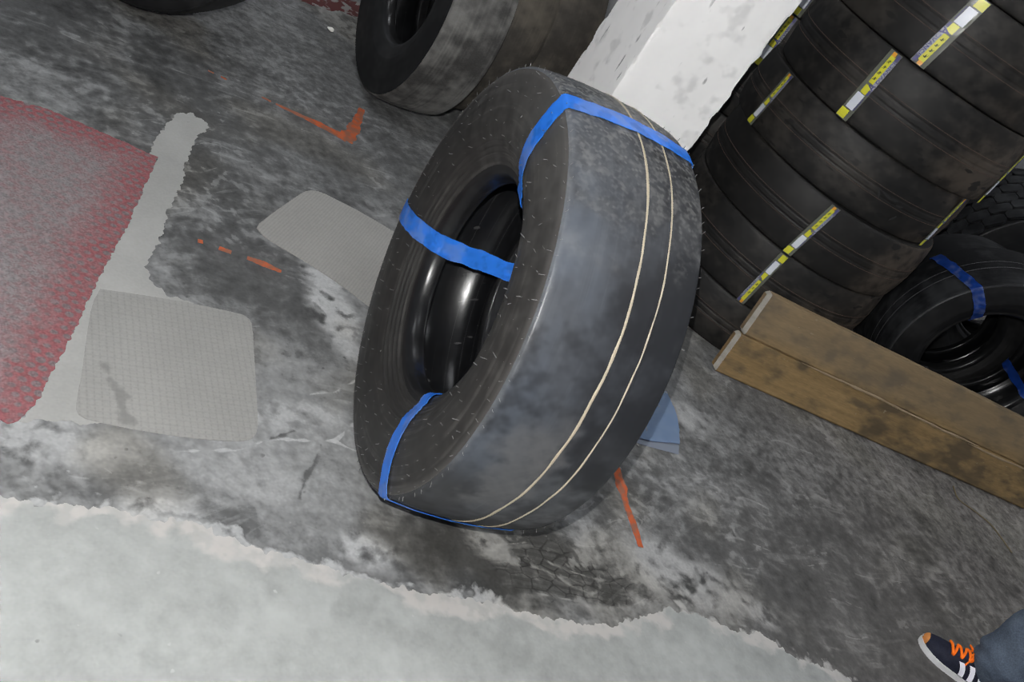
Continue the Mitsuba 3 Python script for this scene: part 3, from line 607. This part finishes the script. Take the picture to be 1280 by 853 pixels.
for k in range(7):
    t = thing('stacked_tyre', f'{back_names[k]} tyre of the dark stack in the gap between pillar and tall stack', 'tyre', 'tyres of the dark stack behind')
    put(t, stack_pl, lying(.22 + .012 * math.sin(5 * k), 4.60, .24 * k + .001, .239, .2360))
    if k in (3, 4): sticker(t, .22 + .012 * math.sin(5 * k), 4.60, .24 * k + .001, .239, -1.76, .045, .0, 0, 20 + k)

# ---------------------------------------------------------------- plank leaning on the stack
def plank_color(p, n, uv):
    u = p.x * .913 + p.y * .408; v = p.z; w = p.y * .913 - p.x * .408
    g = fbm(u * 5, v * 70, w * 70, 4); b = fbm(u * 5, v * 9, w * 9, 3); f = noise(u * 60, v * 260, w * 260)
    m = fbm(u * 14, v * 26, w * 26, 4)
    col = mix([.17, .108, .045], [.60, .41, .20], g * .45 + f * .20 + m * .35)
    dirt = smoothstep(.40, .66, b * .40 + m * .60)
    col = mix(col, [.085, .072, .055], .75 * dirt)
    col = mix(col, [.28, .235, .18], .40 * smoothstep(.15, .22, v + .05 * (b - .5)))
    fleck = smoothstep(.84, .90, fbm(u * 30, v * 80, 4., 3))
    return mix(col, [.45, .38, .28], .5 * fleck)
bsdf('plank_wood', proc(plank_color), .72, .25)
bsdf('end_grain', proc(lambda p, n, uv: mi.Color3f(.50, .47, .41) * (.75 + .5 * fbm(p.x * 30, p.y * 30, p.z * 60, 3))), .7, .25)
bsdf('split_wood', proc(lambda p, n, uv: mix([.28, .19, .11], [.55, .44, .30], fbm(p.x * 30, p.y * 30, p.z * 150, 3))), .7, .25)
t = thing('wooden_plank', 'thick rough brown wooden plank with a long split, leaning on edge against the tyre stack', 'plank')
base = np.array([.645, 3.078, 0.]); du = np.array([.9129, .4083, 0]); dn = np.array([-.4083, .9129, 0]); tilt = math.radians(11)
de = np.array([0, 0, 1]) * math.cos(tilt) + dn * math.sin(tilt); dd = np.cross(du, de)       # length, height, outward (towards the viewer)
dd = dd if dd[1] < 0 else -dd
TH = .040
def plank_half(e0, e1, L, seed, x0=0.):
    n, m = 150, 14
    prof = [(0, e0 + .006), (0, e1 - .006), (-.006, e1), (-TH + .006, e1), (-TH, e1 - .006), (-TH, e0 + .006), (-TH + .006, e0), (-.006, e0)]
    prof = np.array(prof); xs = np.r_[0, .012, np.linspace(.03, L, n)]; N = len(prof)
    V = []
    for i, xx in enumerate(xs):
        q = prof.copy()
        if i == 0: q = q * [1, 1]; q[:, 0] = np.clip(q[:, 0], -TH + .004, -.016); q[:, 1] = np.clip(q[:, 1], e0 + .012, e1 - .012)
        jit = (meshkit.fbm(np.c_[np.full(N, xx * 9), q * 20], 3, seed) - .5) * .008
        q = q + np.c_[jit * .6, jit]
        V.append(base + du * (x0 + xx) + q[:, :1] * dd * 1 + q[:, 1:] * de)
    V = np.array(V); M = len(xs)
    i, j = np.meshgrid(np.arange(M - 1), np.arange(N), indexing='ij')
    Q = np.stack([i * N + j, i * N + (j + 1) % N, (i + 1) * N + (j + 1) % N, (i + 1) * N + j], -1).reshape(-1, 4)
    F = np.vstack([Q[:, [0, 1, 2]], Q[:, [0, 2, 3]]]); k = np.arange(1, N - 1)
    front, end = F, None
    caps = np.vstack([np.stack([k * 0, k, k + 1], 1), (M - 1) * N + np.stack([k * 0, k + 1, k], 1)])
    ring = F[(F < 2 * N).all(1)]; rest = F[~(F < 2 * N).all(1)]
    v = V.reshape(-1, 3); v[:, 2] = np.maximum(v[:, 2], .002)
    body = trimesh.Trimesh(v, np.vstack([rest, caps]), process=False); endm = trimesh.Trimesh(v, ring, process=False)
    for m_ in (body, endm): m_.remove_unreferenced_vertices()
    return body, endm
b1, e1 = plank_half(0.004, .168, 1.95, 3, -.006); b2, e2 = plank_half(.169, .345, 1.95, 4, .004)
add(t + '__lower_half', b1, 'plank_wood', 40); add(t + '__lower_half__cut_end', e1, 'end_grain', label='pale bevelled cut end')
add(t + '__upper_half', b2, 'plank_wood', 40); add(t + '__upper_half__cut_end', e2, 'end_grain', label='pale bevelled cut end')
def splinter(x0, x1, h, seed):
    xs = np.linspace(x0, x1, 60); w = .010 * np.sin(np.linspace(.1, math.pi - .1, 60)) * (.5 + meshkit.fbm(np.c_[xs * 20, xs * 0, xs * 0], 3, seed)) + .001
    hh = h + .010 * (meshkit.fbm(np.c_[xs * 6, xs * 0 + 3, xs * 0], 3, seed) - .5)
    V = np.array([[base + du * x_ + de * (e_ - a_ / 2) + dd * .0005, base + du * x_ + de * e_ + dd * .0050, base + du * x_ + de * (e_ + a_ / 2) + dd * .0005] for x_, e_, a_ in zip(xs, hh, w)])
    idx = np.arange(180).reshape(60, 3); q = np.stack([idx[:-1, :-1], idx[:-1, 1:], idx[1:, 1:], idx[1:, :-1]], -1).reshape(-1, 4)
    return (V.reshape(-1, 3), q)
for s in ((.28, .90, .170, 1), (.75, 1.20, .166, 2), (1.15, 1.5, .160, 3)): add(t + '__splinter', splinter(*s), 'split_wood', True)

# ---------------------------------------------------------------- small things on the floor
bsdf('blue_sheet_paper', proc(lambda p, n, uv: mix([.16, .25, .42], [.24, .32, .46], fbm(p.x * 20, p.y * 20, 3., 3))), .45, .4)
bsdf('pale_sheet_paper', (.17, .19, .23), .45, .4)
def sheet(pts, z, lift):
    P = Polygon(pts); m = extrude(P, .0008)
    for _ in range(3): m = m.subdivide()
    v = np.array(m.vertices); v[:, 2] += z + lift * meshkit.fbm(np.c_[v[:, :2] * 14, v[:, 0] * 0], 2, 4); m.vertices = v; return m
t = thing('blue_sheet', 'small pale blue sheet lying flat on the floor beside the taped tyre', 'sheet')
add(t + '__top_layer', sheet([(.504, 2.746), (.551, 2.674), (.586, 2.593), (.601, 2.517), (.511, 2.433), (.43, 2.38), (.40, 2.62)], .0022, .006), 'blue_sheet_paper', 40)
add(t + '__under_layer', sheet([(.486, 2.391), (.61, 2.472), (.602, 2.52), (.56, 2.53), (.44, 2.43), (.42, 2.37)], .0006, .0), 'pale_sheet_paper')
def pebble(x, y, s, seed):
    m = trimesh.creation.icosphere(2, s); v = np.array(m.vertices); v *= (.75 + .5 * meshkit.noise(v * 60 / (s * 60), seed))[:, None] * [1, .7, .55]; v[:, 2] -= v[:, 2].min(); m.vertices = v; return move(m, [x, y, 0])
bsdf('white_scrap', (.75, .74, .70), .7, .3)
add('white_pebble', pebble(-1.305, 3.52, .014, 1), 'white_scrap', True, label='tiny white pebble on the floor left of the upright tyres', cat='pebble')
bsdf('straw', (.15, .125, .085), .7, .3)
fp = np.array([(1.745, 3.505, 0), (1.754, 3.425, 0), (1.83, 3.432, 0), (1.913, 3.426, 0), (1.956, 3.38, 0), (1.999, 3.322, 0)])
sq = resample(chaikin(fp[:, :2], 3), .01)
add('straw_string', tube(np.c_[sq, np.full(len(sq), .0035)], .0030, 6), 'straw', True, label='thin brown string lying on the floor in front of the plank', cat='string')
#PERSON
# ---------------------------------------------------------------- person at the right edge: jeans and sneakers
bsdf('denim', proc(lambda p, n, uv: mix([.05, .068, .105], [.19, .235, .30], fbm(p.x * 22, p.y * 22, p.z * 16, 4) * .6 + .4 * noise(p.x * 420, p.y * 420, p.z * 260)) ), .85, .2)
bsdf('navy_mesh_fabric', proc(lambda p, n, uv: mix([.012, .014, .03], [.03, .034, .06], noise(p.x * 500, p.y * 500, p.z * 500))), .7, .3)
bsdf('navy_suede', (.022, .026, .055), .8, .2); bsdf('orange_lace', (1., .20, .015), .6, .4); bsdf('white_leather', (.85, .85, .92), .45, .4); bsdf('white_foam', (.60, .60, .60), .5, .4); bsdf('orange_rubber', (.50, .20, .06), .5, .4)
person = thing('person', 'person in blue jeans and navy sneakers with orange laces, only one foot in view', 'person')
SX = np.array([0, .02, .05, .09, .13, .17, .21, .25, .28, .295, .303]); SWD = np.array([.018, .032, .037, .036, .037, .043, .049, .046, .035, .020, .004])
STP = np.array([.075, .098, .104, .106, .104, .086, .068, .056, .047, .040, .030]); SCN = np.array([0, 0, 0, .001, .003, .004, .004, .003, .001, -.001, -.002])
def shoe_pt(x, ph, off=0.):
    """A point of the shoe's upper: x from heel to toe, ph from 0 (left edge of the sole) over the top to pi (right edge)."""
    w = np.interp(x, SX, SWD); t = np.interp(x, SX, STP); c = np.interp(x, SX, SCN)
    cs, sn = np.cos(ph), np.sin(ph); z0 = .018
    return np.stack([x, c + (w + off) * np.sign(cs) * np.abs(cs) ** .75, z0 + (t - z0 + off) * np.abs(sn) ** .72], -1)
def grid_mesh(P, closed=False):
    n, m = P.shape[:2]; idx = np.arange(n * m).reshape(n, m)
    q = np.stack([idx[:-1, :-1], idx[:-1, 1:], idx[1:, 1:], idx[1:, :-1]], -1).reshape(-1, 4)
    return trimesh.Trimesh(P.reshape(-1, 3), np.vstack([q[:, [0, 1, 2]], q[:, [0, 2, 3]]]), process=False)
def shoe(root, M, left):
    xs = np.interp(np.linspace(0, 1, 90), np.linspace(0, 1, 60), np.interp(np.linspace(0, 59, 60), np.arange(60), np.r_[np.linspace(0, .29, 50), np.linspace(.291, .303, 10)]))
    ph = np.linspace(0, np.pi, 40); X, PH = np.meshgrid(xs, ph, indexing='ij')
    k = add(root, grid_mesh(shoe_pt(X, PH)), 'navy_mesh_fabric', True, M, label='navy sneaker with three white stripes and orange laces')
    out = np.vstack([np.c_[SX, SCN + SWD + .004], np.c_[SX[::-1], (SCN - SWD - .004)[::-1]]])
    foot = Polygon(chaikin(np.vstack([out, out[:1]]), 2)).buffer(0)
    add(k + '__sole', cat_([extrude(foot.buffer(-.001), .008), move(extrude(foot.buffer(.001), .014), [0, 0, .008])]), 'white_foam', 30, M, label='white foam sole')
    xt = np.linspace(.288, .3035, 14); X, PH = np.meshgrid(xt, np.linspace(0, np.pi, 24), indexing='ij')
    add(k + '__toe_cap', grid_mesh(shoe_pt(X, PH, .0022)), 'orange_rubber', True, M, label='small orange rubber toe cap')
    s = 1 if left else -1
    for j in range(3):
        x0 = .078 + .034 * j
        U, V = np.meshgrid(np.linspace(0, .018, 5), np.linspace(.03, .72, 14), indexing='ij')
        Xs = x0 + U + .045 * (V - .3); PHs = V if left else np.pi - V
        add(k + '__stripe', grid_mesh(shoe_pt(Xs, PHs, .0016)), 'white_leather', True, M, label='white slanted stripe')
    U, V = np.meshgrid(np.linspace(0, .07, 12), np.linspace(1.12, np.pi - 1.12, 12), indexing='ij')
    add(k + '__tongue', grid_mesh(shoe_pt(.128 + U, V, .002)), 'navy_suede', True, M)
    for j in range(6):                                                   # the lacing, rung by rung
        x0 = .146 + .013 * j; t = np.linspace(0, 1, 14); pa = 1.0 + (np.pi - 2.0) * t
        add(k + '__lace', tube(shoe_pt(x0 + .012 * (t if j % 2 else 1 - t), pa, .0055), .0048, 7), 'orange_lace', True, M)
    for sg in (1, -1):                                                   # the bow
        t = np.linspace(0, 2 * np.pi, 36)[:-1]; c = shoe_pt(.152, np.pi / 2, .012)
        loop = np.stack([c[0] + .008 * np.sin(t) + .014 * (1 - np.cos(t)) * .5, c[1] + sg * .022 * (1 - np.cos(t)), c[2] - .010 * (1 - np.cos(t)) * .6 + .004 * np.sin(t)], -1)
        add(k + '__lace_loop', tube(loop, .0033, 7), 'orange_lace', True, M)
        t = np.linspace(0, 1, 14); e = np.stack([c[0] + .012 * t, c[1] + sg * .045 * t, c[2] - .034 * t ** 1.6], -1)
        add(k + '__lace_end', tube(e, .003, 7), 'orange_lace', True, M)
def foot_frame(toe, heading): 
    return T().translate([toe[0], toe[1], .0]).rotate([0, 0, 1], heading).scale(.86).translate([-.303, 0, 0])
shoe(person + '__shoe', foot_frame((1.503, 2.425), 170), True)
shoe(person + '__shoe_001', foot_frame((2.17, 2.86), 168), False)
def jeans():
    H = lambda *s: manifold3d.Manifold.batch_hull([manifold3d.Manifold.sphere(r, 28).translate(p) for p, r in s])
    L = [((1.692, 2.395, .125), .079), ((1.703, 2.43, .32), .074), ((1.705, 2.53, .53), .080), ((1.92, 2.62, .82), .098), ((2.02, 2.67, .95), .11)]
    Rr = [((2.365, 2.82, .125), .072), ((2.36, 2.82, .32), .071), ((2.31, 2.82, .53), .078), ((2.18, 2.80, .82), .098), ((2.10, 2.79, .95), .11)]
    m = manifold3d.Manifold()
    for ch in (L, Rr):
        for a, b in zip(ch[:-1], ch[1:]): m = m + H(a, b)
    m = m + H(L[-1], Rr[-1], ((2.04, 2.69, 1.06), .115), ((2.09, 2.77, 1.06), .115))
    cut = manifold3d.Manifold.cube([3, 3, 1.06]).translate([.5, 1.5, .052])
    m = (m ^ cut).refine_to_length(.012)
    g = m.to_mesh(); tm = trimesh.Trimesh(np.array(g.vert_properties[:, :3], float), np.array(g.tri_verts), process=True)
    tm = trimesh.smoothing.filter_taubin(tm, iterations=12)
    v = np.array(tm.vertices); n = np.array(tm.vertex_normals)
    fold = meshkit.fbm(v * [9, 9, 24] + meshkit.fbm(v * 6, 2, 5)[:, None] * 3, 3, 2) - .5
    low = 1 + 1.4 * np.exp(-v[:, 2] / .16)
    tm.vertices = v + n * (fold * .020 * low)[:, None]
    return tm
add(person + '__jeans', jeans(), 'denim', True, label='blue denim jeans, creased at the ankle')
